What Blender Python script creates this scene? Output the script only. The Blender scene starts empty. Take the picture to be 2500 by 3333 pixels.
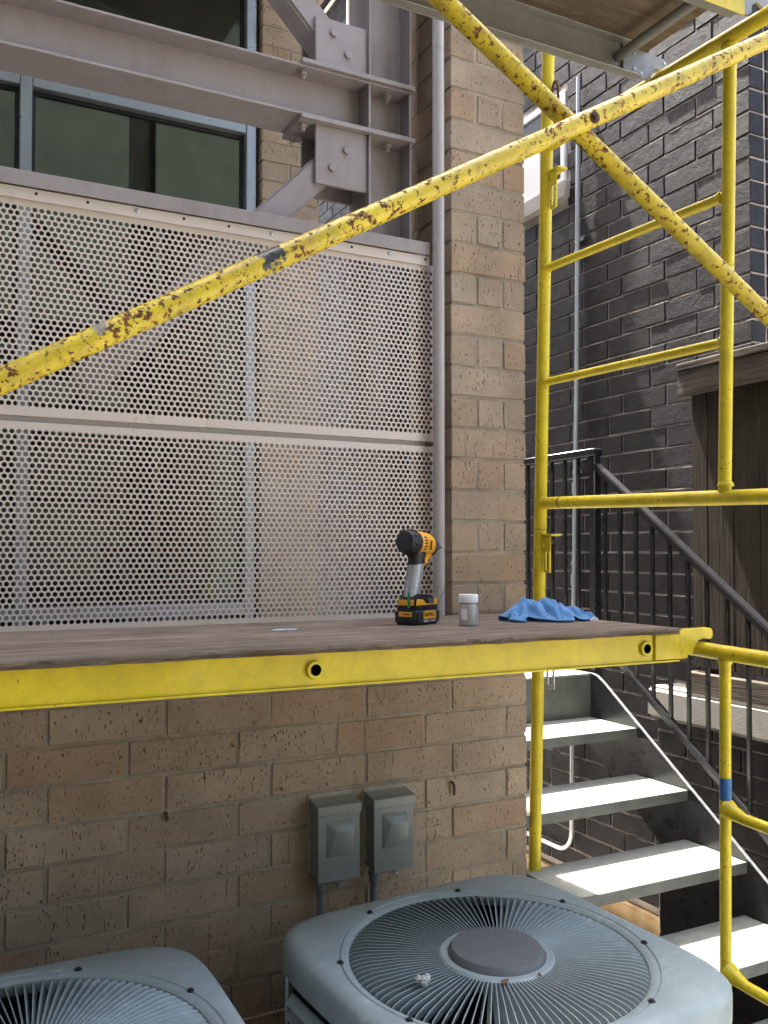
import bpy, bmesh, math, random
from mathutils import Vector, Matrix
random.seed(11)
S = bpy.context.scene
COL = S.collection
R = math.radians

# ------------------------------------------------------------------ camera
# world: X along the tan facade (right), Y into the picture, Z up, eye at z = 0
cam = bpy.data.cameras.new('Camera')
cam.sensor_fit = 'VERTICAL'; cam.sensor_height = 36.0
cam.lens = 36.0 * 2950.0 / 3333.0
cam.shift_y = 54.0 / 3333.0
cam.clip_start = 0.05; cam.clip_end = 500
co = bpy.data.objects.new('Camera', cam); COL.objects.link(co)
co.location = (0, 0, 0)
co.rotation_euler = (R(90 + 1.5), 0, R(-27.1))
S.camera = co
S.render.resolution_x = 768; S.render.resolution_y = 1024
GROUND = -1.85
S.cycles.max_bounces = 7; S.cycles.diffuse_bounces = 4; S.cycles.glossy_bounces = 3; S.cycles.transparent_max_bounces = 8

# ------------------------------------------------------------------ world, sun, exposure
SUN = Vector((-0.032, math.cos(R(68)), math.sin(R(68)))).normalized()
w = bpy.data.worlds.new('World'); S.world = w; w.use_nodes = True
nt = w.node_tree; bg = nt.nodes['Background']
sky = nt.nodes.new('ShaderNodeTexSky'); sky.sky_type = 'NISHITA'; sky.sun_disc = False
sky.sun_elevation = R(68); sky.sun_rotation = R(-5); sky.air_density = 1.0; sky.dust_density = 6.0; sky.ozone_density = 0.7
nt.links.new(sky.outputs[0], bg.inputs[0]); bg.inputs[1].default_value = 0.15
sl = bpy.data.lights.new('Sun', 'SUN'); sl.energy = 5.0; sl.angle = R(0.53); sl.color = (1.0, 0.95, 0.87)
so = bpy.data.objects.new('Sun', sl); COL.objects.link(so); so.rotation_euler = SUN.to_track_quat('Z', 'Y').to_euler()
so.location = (0, 8, 18)
S.view_settings.view_transform = 'Standard'; S.view_settings.look = 'None'
S.view_settings.exposure = 2.8; S.view_settings.gamma = 1.0

# ------------------------------------------------------------------ node helper
class NT:
    def __init__(s, name):
        s.m = bpy.data.materials.new(name); s.m.use_nodes = True
        s.t = s.m.node_tree; s.b = s.t.nodes['Principled BSDF']; s._p = None
    def n(s, typ, **kw):
        nd = s.t.nodes.new(typ)
        for k, v in kw.items():
            if k in ('operation', 'blend_type', 'data_type', 'feature', 'noise_dimensions', 'wave_type', 'bands_direction', 'distance'):
                try: setattr(nd, k, v)
                except Exception: nd.inputs[k.title()].default_value = v
        return nd
    def set(s, sock, v):
        if hasattr(v, 'is_output') or isinstance(v, bpy.types.NodeSocket): s.t.links.new(v, sock)
        else: sock.default_value = v
    def pos(s):
        if s._p is None: s._p = s.t.nodes.new('ShaderNodeNewGeometry').outputs['Position']
        return s._p
    def local(s):
        return s.t.nodes.new('ShaderNodeTexCoord').outputs['Object']
    def rand(s):
        return s.t.nodes.new('ShaderNodeObjectInfo').outputs['Random']
    def vmul(s, v, sc):
        nd = s.t.nodes.new('ShaderNodeVectorMath'); nd.operation = 'MULTIPLY'
        s.set(nd.inputs[0], v); nd.inputs[1].default_value = sc; return nd.outputs[0]
    def vadd(s, v, o):
        nd = s.t.nodes.new('ShaderNodeVectorMath'); nd.operation = 'ADD'
        s.set(nd.inputs[0], v); s.set(nd.inputs[1], o); return nd.outputs[0]
    def noise(s, v, scale, detail=3, rough=.55, dist=0):
        nd = s.t.nodes.new('ShaderNodeTexNoise'); s.set(nd.inputs['Vector'], v)
        nd.inputs['Scale'].default_value = scale; nd.inputs['Detail'].default_value = detail
        nd.inputs['Roughness'].default_value = rough; nd.inputs['Distortion'].default_value = dist
        return nd.outputs['Fac']
    def voro(s, v, scale, rnd=1):
        nd = s.t.nodes.new('ShaderNodeTexVoronoi'); s.set(nd.inputs['Vector'], v)
        nd.inputs['Scale'].default_value = scale; nd.inputs['Randomness'].default_value = rnd
        return nd.outputs['Distance']
    def ramp(s, f, stops, interp='LINEAR'):
        nd = s.t.nodes.new('ShaderNodeValToRGB'); s.set(nd.inputs[0], f); cr = nd.color_ramp; cr.interpolation = interp
        while len(cr.elements) < len(stops): cr.elements.new(.5)
        for e, (p, c) in zip(cr.elements, stops):
            e.position = p; e.color = (c, c, c, 1) if isinstance(c, (int, float)) else (*c, 1)
        return nd.outputs[0]
    def math(s, op, a, b=0.0):
        nd = s.t.nodes.new('ShaderNodeMath'); nd.operation = op; s.set(nd.inputs[0], a); s.set(nd.inputs[1], b); return nd.outputs[0]
    def mix(s, f, a, b, mode='MIX'):
        nd = s.t.nodes.new('ShaderNodeMix'); nd.data_type = 'RGBA'; nd.blend_type = mode
        s.set(nd.inputs[0], f)
        for k, v in ((6, a), (7, b)):
            if isinstance(v, (tuple, list)): nd.inputs[k].default_value = (*v[:3], 1)
            else: s.set(nd.inputs[k], v)
        return nd.outputs[2]
    def bump(s, h, strength, dist=.01, normal=None):
        nd = s.t.nodes.new('ShaderNodeBump'); nd.inputs['Strength'].default_value = strength; nd.inputs['Distance'].default_value = dist
        s.set(nd.inputs['Height'], h)
        if normal is not None: s.set(nd.inputs['Normal'], normal)
        return nd.outputs[0]
    def out(s, color=None, rough=None, metal=None, normal=None, spec=None):
        b = s.b
        if color is not None:
            if isinstance(color, (tuple, list)): b.inputs['Base Color'].default_value = (*color[:3], 1)
            else: s.set(b.inputs['Base Color'], color)
        if rough is not None: s.set(b.inputs['Roughness'], rough)
        if metal is not None: s.set(b.inputs['Metallic'], metal)
        if normal is not None: s.set(b.inputs['Normal'], normal)
        if spec is not None: b.inputs['Specular IOR Level'].default_value = spec
        return s.m

def m_plain(name, col, rough=.5, metal=0., var=.12, nscale=6., bump=0., bscale=200., spec=None, rvar=.15):
    k = NT(name); p = k.pos()
    f = k.noise(p, nscale, 5, .6)
    c = k.mix(1.0, tuple(col), k.ramp(f, [(.3, 1 - var), (.7, 1 + var * .6)]), 'MULTIPLY')
    r = k.ramp(k.noise(p, nscale * 3, 4), [(.3, max(0, rough - rvar)), (.7, min(1, rough + rvar))])
    nrm = k.bump(k.noise(p, bscale, 3), bump, .004) if bump else None
    return k.out(c, r, metal, nrm, spec)

def m_tanbrick():
    k = NT('tan_brick'); p = k.pos(); rn = k.rand()
    base = k.ramp(rn, [(0, (.335, .25, .175)), (.3, (.385, .295, .21)), (.55, (.36, .285, .21)), (.8, (.395, .285, .19)), (1, (.365, .255, .17))])
    big = k.ramp(k.noise(p, 5, 5, .6), [(.3, .78), (.7, 1.15)])
    c = k.mix(1., base, big, 'MULTIPLY')
    fine = k.noise(p, 260, 3, .6)
    c = k.mix(.5, c, k.ramp(fine, [(.3, .75), (.7, 1.2)]), 'MULTIPLY')
    pv = k.vmul(p, (1, 1, .36))
    pit = k.ramp(k.noise(pv, 195, 2, .5), [(.62, 0), (.66, 1)])
    where = k.ramp(k.noise(p, 14, 2), [(.36, 0), (.52, 1)])
    pit = k.math('MULTIPLY', pit, where)
    line = k.ramp(k.noise(k.vmul(p, (1, 1, .05)), 70, 1), [(.735, 0), (.745, 1)])
    pit2 = k.math('MAXIMUM', pit, k.math('MULTIPLY', line, .6))
    c = k.mix(pit2, c, (.10, .066, .045))
    pale = k.ramp(k.noise(p, 55, 4, .7), [(.70, 0), (.8, .55)])
    c = k.mix(pale, c, (.55, .49, .41))
    h = k.math('SUBTRACT', k.math('MULTIPLY', fine, .25), pit2)
    return k.out(c, .88, 0, k.bump(h, .55, .004), .25)

def m_mortar(name, col, v=.25):
    k = NT(name); p = k.pos()
    c = k.mix(1., col, k.ramp(k.noise(p, 9, 5, .65), [(.3, 1 - v), (.7, 1 + v)]), 'MULTIPLY')
    f = k.noise(p, 330, 3, .7)
    c = k.mix(.7, c, k.ramp(f, [(.3, .65), (.7, 1.3)]), 'MULTIPLY')
    return k.out(c, .95, 0, k.bump(f, .8, .005), .15)

def m_blackbrick():
    k = NT('black_brick'); p = k.pos(); rn = k.rand()
    base = k.ramp(rn, [(0, (.010, .0088, .0100)), (.5, (.0145, .0128, .0138)), (1, (.012, .0098, .0100))])
    c = k.mix(1., base, k.ramp(k.noise(p, 8, 5, .6), [(.3, .75), (.7, 1.3)]), 'MULTIPLY')
    dusty = k.ramp(k.noise(p, 22, 5, .7), [(.60, 0), (.78, .30)])
    c = k.mix(dusty, c, (.042, .034, .031))
    chip = k.ramp(k.noise(p, 120, 2), [(.745, 0), (.76, 1)])
    c = k.mix(chip, c, (.30, .27, .25))
    f = k.noise(p, 170, 4, .65); g = k.noise(p, 34, 3, .6)
    h = k.math('ADD', f, k.math('MULTIPLY', g, 1.2))
    return k.out(c, k.ramp(k.noise(p, 18, 4), [(.3, .45), (.7, .68)]), 0, k.bump(h, .9, .0036), .18)

def m_yellow(name, rust=.60, dirt=.35, patch=None, tone=(.69, .54, .016)):
    k = NT(name); p = k.local()
    c = k.mix(1., tone, k.ramp(k.noise(p, 7, 4, .6), [(.3, .82), (.7, 1.12)]), 'MULTIPLY')
    faded = k.ramp(k.noise(p, 13, 4, .6), [(.58, 0), (.78, .18)])
    c = k.mix(faded, c, (.62, .54, .22))
    grime = k.ramp(k.noise(p, 30, 6, .75), [(.48, 0), (.68, dirt)])
    c = k.mix(grime, c, (.16, .12, .035))
    stain = k.ramp(k.noise(k.vadd(p, (1.3, 5.1, 2.2)), 24, 6, .72), [(.52, 0), (.70, dirt)])
    c = k.mix(stain, c, (.36, .20, .04))
    n1 = k.noise(p, 125, 5, .66); zone = k.noise(p, 7, 3, .6)
    rs = k.math('ADD', n1, k.math('MULTIPLY', zone, .28))
    rs = k.ramp(rs, [(rust + .14, 0), (rust + .175, 1)])
    rc = k.mix(k.ramp(k.noise(p, 160, 3), [(.35, 0), (.65, 1)]), (.075, .028, .014), (.24, .095, .03))
    c = k.mix(rs, c, rc)
    grey = k.ramp(k.noise(k.vadd(p, (7.3, 2.1, 4.4)), 9, 4, .6), [(.72, 0), (.74, 1)])
    c = k.mix(k.math('MULTIPLY', grey, .75), c, (.11, .105, .10))
    dots = k.ramp(k.noise(k.vadd(p, (3.1, 1.7, 9.2)), 240, 2, .5), [(.66, 0), (.70, .8)])
    c = k.mix(k.math('MULTIPLY', dots, dirt), c, (.06, .03, .015))
    if patch:
        wp = k.pos()
        for q, (cx, rad, cc) in enumerate(((patch[0], .030, (.028, .030, .034)), (patch[1], .018, (.27, .25, .22)))):
            nd = k.t.nodes.new('ShaderNodeVectorMath'); nd.operation = 'DISTANCE'; k.set(nd.inputs[0], wp); nd.inputs[1].default_value = cx
            d_ = k.math('ADD', nd.outputs['Value'], k.math('MULTIPLY', k.math('SUBTRACT', k.noise(wp, 70, 4, .6), .5), .05))
            c = k.mix(k.ramp(d_, [(rad * .55, 1), (rad * .60, 0)]), c, cc)
    h = k.math('ADD', k.math('MULTIPLY', rs, -.6), k.math('MULTIPLY', k.noise(p, 220, 3), .25))
    rr = k.ramp(rs, [(0, .42), (1, .9)])
    return k.out(c, rr, 0, k.bump(h, .35, .003), .45)

def m_plywood(name, dark, light, scx=(1.2, 22, 22), wear=.35):
    k = NT(name); p = k.pos()
    g = k.noise(k.vmul(p, scx), 3.2, 7, .68, .6)
    c = k.ramp(g, [(.25, dark), (.5, tuple((a + b) / 2 for a, b in zip(dark, light))), (.75, light)])
    b = k.ramp(k.noise(p, 4, 5, .65), [(.3, .72), (.7, 1.18)])
    c = k.mix(1., c, b, 'MULTIPLY')
    wv = k.ramp(k.noise(k.vmul(p, (.6, 1.6, 1)), 24, 6, .78), [(.57, 0), (.70, wear)])
    c = k.mix(wv, c, (.46, .44, .42))
    crack = k.ramp(k.noise(k.vmul(p, (1.5, 45, 45)), 5, 3, .6), [(.30, 1), (.36, 0)])
    c = k.mix(k.math('MULTIPLY', crack, .7), c, (.035, .026, .02))
    return k.out(c, .85, 0, k.bump(k.math('SUBTRACT', g, crack), .6, .004), .2)

def m_steelpaint():
    k = NT('taupe_steel_paint'); p = k.pos()
    c = k.mix(1., (.33, .29, .28), k.ramp(k.noise(p, 5, 5, .6), [(.3, .9), (.7, 1.06)]), 'MULTIPLY')
    soil = k.ramp(k.noise(k.vmul(p, (3, 3, .8)), 5, 6, .7), [(.50, 0), (.72, .45)])
    c = k.mix(soil, c, (.20, .155, .125))
    spk = k.ramp(k.noise(p, 90, 3, .6), [(.70, 0), (.76, .5)])
    c = k.mix(spk, c, (.13, .10, .085))
    return k.out(c, k.ramp(k.noise(p, 25, 4), [(.3, .38), (.7, .6)]), 0, k.bump(k.noise(p, 120, 3), .15, .003), .4)

def m_acpaint():
    k = NT('condenser_paint'); p = k.pos()
    c = k.mix(1., (.345, .415, .425), k.ramp(k.noise(p, 9, 5, .6), [(.3, .88), (.7, 1.08)]), 'MULTIPLY')
    st = k.ramp(k.noise(k.vmul(p, (1, 2.2, 1)), 16, 6, .72), [(.55, 0), (.70, .6)])
    zone = k.ramp(k.noise(p, 2.3, 2), [(.36, 0), (.55, 1)])
    c = k.mix(k.math('MULTIPLY', st, zone), c, (.60, .63, .63))
    dirt = k.ramp(k.noise(p, 60, 5, .7), [(.64, 0), (.76, .5)])
    c = k.mix(dirt, c, (.13, .13, .12))
    return k.out(c, k.ramp(k.noise(p, 20, 4), [(.3, .34), (.7, .58)]), .05, k.bump(k.noise(p, 250, 3), .08, .003), .45)

def m_glass(name, tint):
    m = bpy.data.materials.new(name); m.use_nodes = True; t = m.node_tree
    for n in list(t.nodes):
        if n.type != 'OUTPUT_MATERIAL': t.nodes.remove(n)
    o = [n for n in t.nodes if n.type == 'OUTPUT_MATERIAL'][0]
    tr = t.nodes.new('ShaderNodeBsdfTransparent'); tr.inputs[0].default_value = (*tint, 1)
    gl = t.nodes.new('ShaderNodeBsdfGlossy'); gl.inputs['Roughness'].default_value = .015; gl.inputs[0].default_value = (.8, .9, .86, 1)
    fr = t.nodes.new('ShaderNodeFresnel'); fr.inputs[0].default_value = 1.9
    mx = t.nodes.new('ShaderNodeMixShader'); t.links.new(fr.outputs[0], mx.inputs[0]); t.links.new(tr.outputs[0], mx.inputs[1]); t.links.new(gl.outputs[0], mx.inputs[2])
    t.links.new(mx.outputs[0], o.inputs[0]); return m

def m_wood(name, dark, light, axis):
    k = NT(name); p = k.pos()
    sc = [14, 14, 14]; sc[axis] = .8
    g = k.noise(k.vadd(k.vmul(p, tuple(sc)), k.vmul(k.rand(), (30, 30, 30))), 2.6, 6, .65, .8)
    c = k.ramp(g, [(.25, dark), (.7, light)])
    c = k.mix(1., c, k.ramp(k.noise(p, 6, 4), [(.3, .75), (.7, 1.2)]), 'MULTIPLY')
    sc2 = [60, 60, 60]; sc2[axis] = 3
    cr = k.noise(k.vmul(p, tuple(sc2)), 1.4, 4, .6)
    return k.out(c, .88, 0, k.bump(k.math('ADD', g, k.math('MULTIPLY', cr, .8)), .8, .006), .2)

M = dict(
    brick=m_tanbrick(), mortar=m_mortar('tan_mortar', (.37, .315, .245)), bbrick=m_blackbrick(),
    bmortar=m_mortar('grey_mortar', (.42, .365, .34), .3),
    ypost=m_yellow('yellow_paint_post', .63, .2), ybrace=m_yellow('yellow_paint_rusty', .560, .5, ((.358, .985, .348), (.17, .99, .245)), (.67, .51, .02)),
    ybeam=m_yellow('yellow_paint_beam', .68, .22, None, (.66, .51, .012)),
    deck=m_plywood('weathered_plywood', (.060, .041, .029), (.31, .25, .195), (1.0, 13, 13), .42),
    deck_under=m_plywood('plywood_underside', (.085, .062, .042), (.20, .155, .11), (1.5, 9, 9), .1),
    alum=m_plain('dull_aluminium', (.27, .262, .235), .5, .4, .15, 12, .1, 300),
    galv=m_plain('galvanised_steel', (.55, .58, .62), .35, .7, .06, 20, rvar=.06),
    panel=m_plain('taupe_panel_paint', (.68, .585, .515), .38, .1, .04, 3),
    steel=m_steelpaint(),
    pipe=m_plain('taupe_pipe_paint', (.42, .385, .37), .4, .05, .05, 4),
    winframe=m_plain('anodised_window_frame', (.30, .32, .33), .4, .5, .06, 6),
    glass=m_glass('window_glass', (.40, .46, .40)), gasket=m_plain('black_gasket', (.012, .012, .013), .6),
    ac=m_acpaint(),
    acdark=m_plain('condenser_inside', (.02, .022, .024), .7),
    achub=m_plain('fan_motor_cover', (.15, .16, .165), .6, 0, .12, 30, .25, 500),
    box=m_plain('disconnect_box_paint', (.225, .245, .225), .34, .05, .03, 10, .05, 200, spec=.5, rvar=.03),
    pvc=m_plain('grey_conduit', (.17, .18, .19), .5), caulk=m_plain('caulk', (.42, .37, .31), .8, 0, .2, 40, .5, 200),
    concrete=m_plain('concrete', (.36, .34, .31), .9, 0, .22, 5, .5, 150, .2),
    ground=m_plain('concrete_ground', (.30, .285, .26), .92, 0, .2, 2, .4, 80, .2),
    found=m_plain('tan_foundation', (.42, .30, .16), .9, 0, .3, 9, .6, 90, .2),
    blackpaint=m_plain('black_rail_paint', (.016, .016, .018), .3, 0, .1, 8, .03, 60, None, .06),
    stair=m_plain('stair_steel_grey', (.10, .105, .10), .5, .15, .28, 14, .2, 200),
    glint=m_plain('sun_glint_tone', (.20, .205, .215), .35, .3, .35, 40),  # pale tone paints the sun glint on the stringer's top edge
    tread=m_plain('tread_concrete', (.29, .31, .28), .8, 0, .16, 18, .35, 260, .3),
    fence=m_wood('dark_fence_wood', (.020, .015, .0115), (.040, .030, .022), 2),
    fencer=m_wood('dark_rail_wood', (.03, .024, .018), (.105, .085, .066), 1),
    white=m_plain('white_paint', (.78, .78, .76), .5, 0, .04, 10),
    blocker_wall=m_plain('dull_green_blocker', (.06, .068, .056), .9, 0, .2, 1.5),  # even dark tone of the added light blockers
    darkpane=m_plain('dark_pane', (.03, .036, .033), .25, 0, .1, 3, spec=.3),
    room=m_plain('room_wall', (.11, .13, .11), .9, 0, .05), roomdark=m_plain('room_ceiling', (.05, .05, .045), .9),
    rubber=m_plain('black_plastic', (.014, .015, .017), .45, 0, .2, 60, .15, 600),
    dyel=m_plain('tool_yellow', (.78, .36, .012), .42, 0, .06, 50), tape=m_plain('grey_tape', (.42, .43, .44), .3, .35, .06, 30, .10, 60, rvar=.04),
    nose=m_plain('tool_nose_grey', (.10, .105, .11), .45, .3), green=m_plain('green_strap', (.02, .30, .17), .5),
    silver=m_plain('silver_powder', (.44, .43, .41), .32, .25, .015, 20, rvar=.02), cap=m_plain('white_cap', (.80, .82, .84), .4, 0, .02),
    tag=m_plain('white_label', (.78, .77, .80), .6, 0, .03), red=m_plain('red_plastic', (.55, .02, .04), .5),
    teal=m_plain('grey_green_cabinet', (.34, .46, .47), .5), bluetape=m_plain('blue_tape', (.03, .14, .36), .6, 0, .15, 60),
    card=m_plain('pale_blue_plastic', (.36, .44, .52), .35, 0, .03), weed=m_plain('weed_green', (.16, .22, .06), .7),
    leaf=m_plain('dry_leaf', (.20, .10, .05), .8, 0, .3, 120), rustm=m_plain('rusted_steel', (.11, .055, .03), .75, .2, .4, 60, .4, 200),
    crumb=m_plain('pale_crumb', (.55, .55, .52), .9, 0, .2, 150, .8, 300),
)
def m_towel():
    k = NT('blue_microfibre'); p = k.pos()
    f = k.noise(p, 420, 3, .7)
    c = k.mix(1., (.10, .27, .55), k.ramp(k.noise(p, 26, 4), [(.3, .82), (.7, 1.12)]), 'MULTIPLY')
    c = k.mix(.6, c, k.ramp(f, [(.3, .7), (.7, 1.3)]), 'MULTIPLY')
    k.b.inputs['Sheen Weight'].default_value = .4
    return k.out(c, .95, 0, k.bump(f, .8, .003), .1)
M['towel'] = m_towel()

# ------------------------------------------------------------------ mesh helper
class MB:
    def __init__(s): s.v = []; s.f = []
    def add(s, vs, fs):
        o = len(s.v); s.v += [tuple(v) for v in vs]; s.f += [tuple(i + o for i in f) for f in fs]; return s
    def box(s, x0, x1, y0, y1, z0, z1):
        return s.add([(x0, y0, z0), (x1, y0, z0), (x1, y1, z0), (x0, y1, z0), (x0, y0, z1), (x1, y0, z1), (x1, y1, z1), (x0, y1, z1)],
                     [(0, 3, 2, 1), (4, 5, 6, 7), (0, 1, 5, 4), (1, 2, 6, 5), (2, 3, 7, 6), (3, 0, 4, 7)])
    def path(s, pts, r, n=14, caps=True):
        pts = [Vector(p) for p in pts]; rs = r if isinstance(r, (list, tuple)) else [r] * len(pts)
        vs = []; fs = []; up = None
        for i, p in enumerate(pts):
            t = (pts[min(i + 1, len(pts) - 1)] - pts[max(i - 1, 0)]).normalized()
            if up is None: a = t.orthogonal().normalized()
            else: a = (up - t * up.dot(t)).normalized()
            up = a; b = t.cross(a)
            for j in range(n):
                q = 2 * math.pi * j / n; vs.append(p + (a * math.cos(q) + b * math.sin(q)) * rs[i])
        for i in range(len(pts) - 1):
            for j in range(n):
                k = (j + 1) % n; fs.append((i * n + j, i * n + k, (i + 1) * n + k, (i + 1) * n + j))
        if caps: fs.append(tuple(range(n - 1, -1, -1))); fs.append(tuple((len(pts) - 1) * n + j for j in range(n)))
        return s.add(vs, fs)
    def tube(s, a, b, r, n=14, r2=None): return s.path([a, b], [r, r if r2 is None else r2], n)
    def prism(s, poly, axis, a, b):
        def P(u, v, w): return {'X': (w, u, v), 'Y': (u, w, v), 'Z': (u, v, w)}[axis]
        n = len(poly); vs = [P(u, v, a) for u, v in poly] + [P(u, v, b) for u, v in poly]
        return s.add(vs, [tuple(range(n)), tuple(range(2 * n - 1, n - 1, -1))] + [(i, (i + 1) % n, n + (i + 1) % n, n + i) for i in range(n)])
    def lathe(s, prof, n=28, c=(0, 0, 0), axis='Z'):
        vs = []; fs = []
        for r, h in prof:
            for j in range(n):
                q = 2 * math.pi * j / n; u, v = r * math.cos(q), r * math.sin(q)
                vs.append({'Z': (c[0] + u, c[1] + v, c[2] + h), 'X': (c[0] + h, c[1] + u, c[2] + v), 'Y': (c[0] + u, c[1] + h, c[2] + v)}[axis])
        for i in range(len(prof) - 1):
            for j in range(n):
                k = (j + 1) % n; fs.append((i * n + j, i * n + k, (i + 1) * n + k, (i + 1) * n + j))
        if prof[0][0] > 1e-6: fs.append(tuple(range(n - 1, -1, -1)))
        if prof[-1][0] > 1e-6: fs.append(tuple((len(prof) - 1) * n + j for j in range(n)))
        return s.add(vs, fs)
    def mesh(s, name, mat, bevel=0, smooth=True, seg=1):
        me = bpy.data.meshes.new(name)
        bm = bmesh.new(); vv = [bm.verts.new(v) for v in s.v]
        for f in s.f:
            if len(set(f)) > 2:
                try: bm.faces.new([vv[i] for i in f])
                except ValueError: pass
        bmesh.ops.recalc_face_normals(bm, faces=bm.faces)
        if bevel:
            es = [e for e in bm.edges if len(e.link_faces) == 2 and e.calc_face_angle(0) > R(35)]
            bmesh.ops.bevel(bm, geom=es, offset=bevel, segments=seg, affect='EDGES', clamp_overlap=True)
        bm.to_mesh(me); bm.free()
        if mat: me.materials.append(mat)
        if smooth:
            me.shade_smooth(); me.set_sharp_from_angle(angle=R(38))
        return me

def obj(name, me, parent=None, loc=None):
    o = bpy.data.objects.new(name, me); COL.objects.link(o)
    if parent is not None:
        o.parent = parent
        if parent.get('_o') is not None: o.matrix_parent_inverse = Matrix.Translation(-Vector(parent['_o']))
    if loc is not None: o.location = loc
    return o
def part(name, mb, mat, parent, bevel=0, smooth=True, seg=1, label=None, kind=None):
    o = obj(name, mb.mesh(name, M[mat] if isinstance(mat, str) else mat, bevel, smooth, seg), parent)
    if label: o['label'] = label
    if kind: o['kind'] = kind
    return o
THINGS = []
def thing(name, label, cat, loc=(0, 0, 0), group=None, local=False, rot=(0, 0, 0)):
    o = bpy.data.objects.new(name, None); COL.objects.link(o); o.location = loc; o.rotation_euler = rot
    o.empty_display_size = .05
    o['label'] = label; o['category'] = cat
    if group: o['group'] = group
    if not local: o['_o'] = loc            # children are written in world coordinates
    THINGS.append(o); return o
def single(name, label, cat, mb, mat, bevel=0, group=None, smooth=True, seg=1):
    o = obj(name, mb.mesh(name, M[mat], bevel, smooth, seg)); o['label'] = label; o['category'] = cat
    if group: o['group'] = group
    return o
def structure(name, mb, mat, bevel=0):
    o = obj(name, mb.mesh(name, M[mat], bevel, False)); o['kind'] = 'structure'; return o

_bc = {}
def brick_mesh(sx, sy, sz, mat, var):
    key = (round(sx, 3), round(sy, 3), round(sz, 3), mat, var)
    if key not in _bc:
        rr = random.Random(hash(key) & 0xffff); mb = MB().box(0, sx, 0, sy, 0, sz)
        me = mb.mesh('brick', M[mat], .0026, False)
        for v in me.vertices:
            v.co += Vector((rr.uniform(-.0013, .0013), rr.uniform(-.0013, .0013), rr.uniform(-.0013, .0013)))
        _bc[key] = me
    return _bc[key]
def brick(parent, x0, x1, y0, y1, z0, z1, mat, rnd, jit=(0, 0, 0)):
    me = brick_mesh(x1 - x0, y1 - y0, z1 - z0, mat, rnd.randrange(4))
    return obj('brick', me, parent, (x0 + rnd.uniform(-1, 1) * jit[0], y0 + rnd.uniform(-1, 1) * jit[1], z0 + rnd.uniform(-1, 1) * jit[2]))

C = .1016      # course height
J = .0105      # mortar joint
# ------------------------------------------------------------------ setting
structure('ground', MB().add([(-40, -40, GROUND), (40, -40, GROUND), (40, 40, GROUND), (-40, 40, GROUND)], [(0, 1, 2, 3)]), 'ground')
structure('porch_floor', MB().box(-5, 1.83, 2.62, 4.46, -.60, -.53), 'concrete')

opp = thing('opposite_sky_blocker', 'unseen dark block added behind the viewer to cut low sky light, reflected in the window', 'building', (-6, -5, GROUND))  # added out of view: blocks low sky and keeps the glass reflection dark
part('wall', MB().box(-16, 4.6, -8, -4.2, GROUND, 8.6), 'blocker_wall', opp, smooth=False)
part('blocker_ledge', MB().box(-16.2, 4.8, -8, -4.0, 8.6, 8.9), 'blocker_wall', opp, smooth=False)

wing = thing('side_shade_block', 'unseen dark block added on the left to shade the lower wall', 'building', (-2, 0, GROUND))  # added out of view to shade the lower left of the yard
part('wall', MB().box(-6, -1.25, -2.5, 2.45, GROUND, 6), 'blocker_wall', wing, smooth=False)
# ------------------------------------------------------------------ tan front wall with its pier
DF = 2.507
rn = random.Random(3)
wall = thing('brick_wall', 'tan brick wall and pier with dark flecks behind the scaffold plank', 'wall', (0.6, DF, GROUND))
part('mortar', MB().box(-1.2, 1.816, DF + .0035, DF + .13, GROUND, -2 * C - .03).box(1.5325, 1.816, DF + .0035, 2.86, -2 * C - .03, 2.4), 'mortar', wall, smooth=False)
for k in range(-18, 24):
    z0, z1 = k * C + J / 2, (k + 1) * C - J / 2
    odd = k % 2 != 0
    if k < -2:
        xs = [1.526 - .307 * n for n in range(8)] if odd else [1.735 - .3075 * n for n in range(9)]
        xs = sorted(xs) + [1.8215 + J / 2]
    else:
        xs = [1.526, 1.8215 + J / 2] if odd else [1.526, 1.6265, 1.729, 1.8215 + J / 2]
    for a, b in zip(xs, xs[1:]):
        d = rn.uniform(-.0015, .0015)
        right = b > 1.82
        brick(wall, a + J / 2 - (.003 if (a == 1.526 and k >= -2) else 0), b - J / 2, DF + d, DF + .095, z0, z1, 'brick', rn, (.001, 0, .0012))
    if k >= -2:        # the pier's left return
        ys = [DF + .095 + J, 2.75, 2.86] if odd else [DF + .095 + J, 2.86]
        for a, b in zip(ys, ys[1:]):
            brick(wall, 1.528 + rn.uniform(-.001, .001), 1.62, a, b - J * (b < 2.86), z0, z1, 'brick', rn, (0, 0, .001))
        if not odd: brick(wall, 1.73, 1.8215, DF + .095 + J, 2.86, z0, z1, 'brick', rn)
        else: brick(wall, 1.73, 1.8215, DF + .095 + J, 2.86, z0, z1, 'brick', rn)
part('wall_cap', MB().box(-1.2, 1.52, 2.50, 2.66, -.232, -.212), 'steel', wall, .002)

# ------------------------------------------------------------------ rear wall of the porch and the glazing
RW = 4.42
rear = thing('rear_wall', 'tan brick pier of the rear wall seen behind the steel column', 'wall', (1.7, RW, -.53))
part('mortar', MB().box(1.56, 1.862, RW + .006, RW + .25, -.6, 3.3), 'mortar', rear, smooth=False)
part('upper_shade_wall', MB().box(-9, 1.72, RW - .002, RW + .35, 3.3, 21), 'mortar', rear, smooth=False)  # out of view; height and right edge shaped for the shade it casts
for k in range(-6, 32):
    z0, z1 = k * C + J / 2, (k + 1) * C - J / 2
    xs = [1.553, 1.70, 1.875] if k % 2 else [1.553, 1.77, 1.875]
    for a, b in zip(xs, xs[1:]):
        brick(rear, a + (J if a > 1.56 else 0), b - .004, RW, RW + .1, z0, z1, 'brick', rn, (.001, .001, .001))
    brick(rear, 1.78, 1.87, RW + .11, RW + .31, z0, z1, 'brick', rn)
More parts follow.
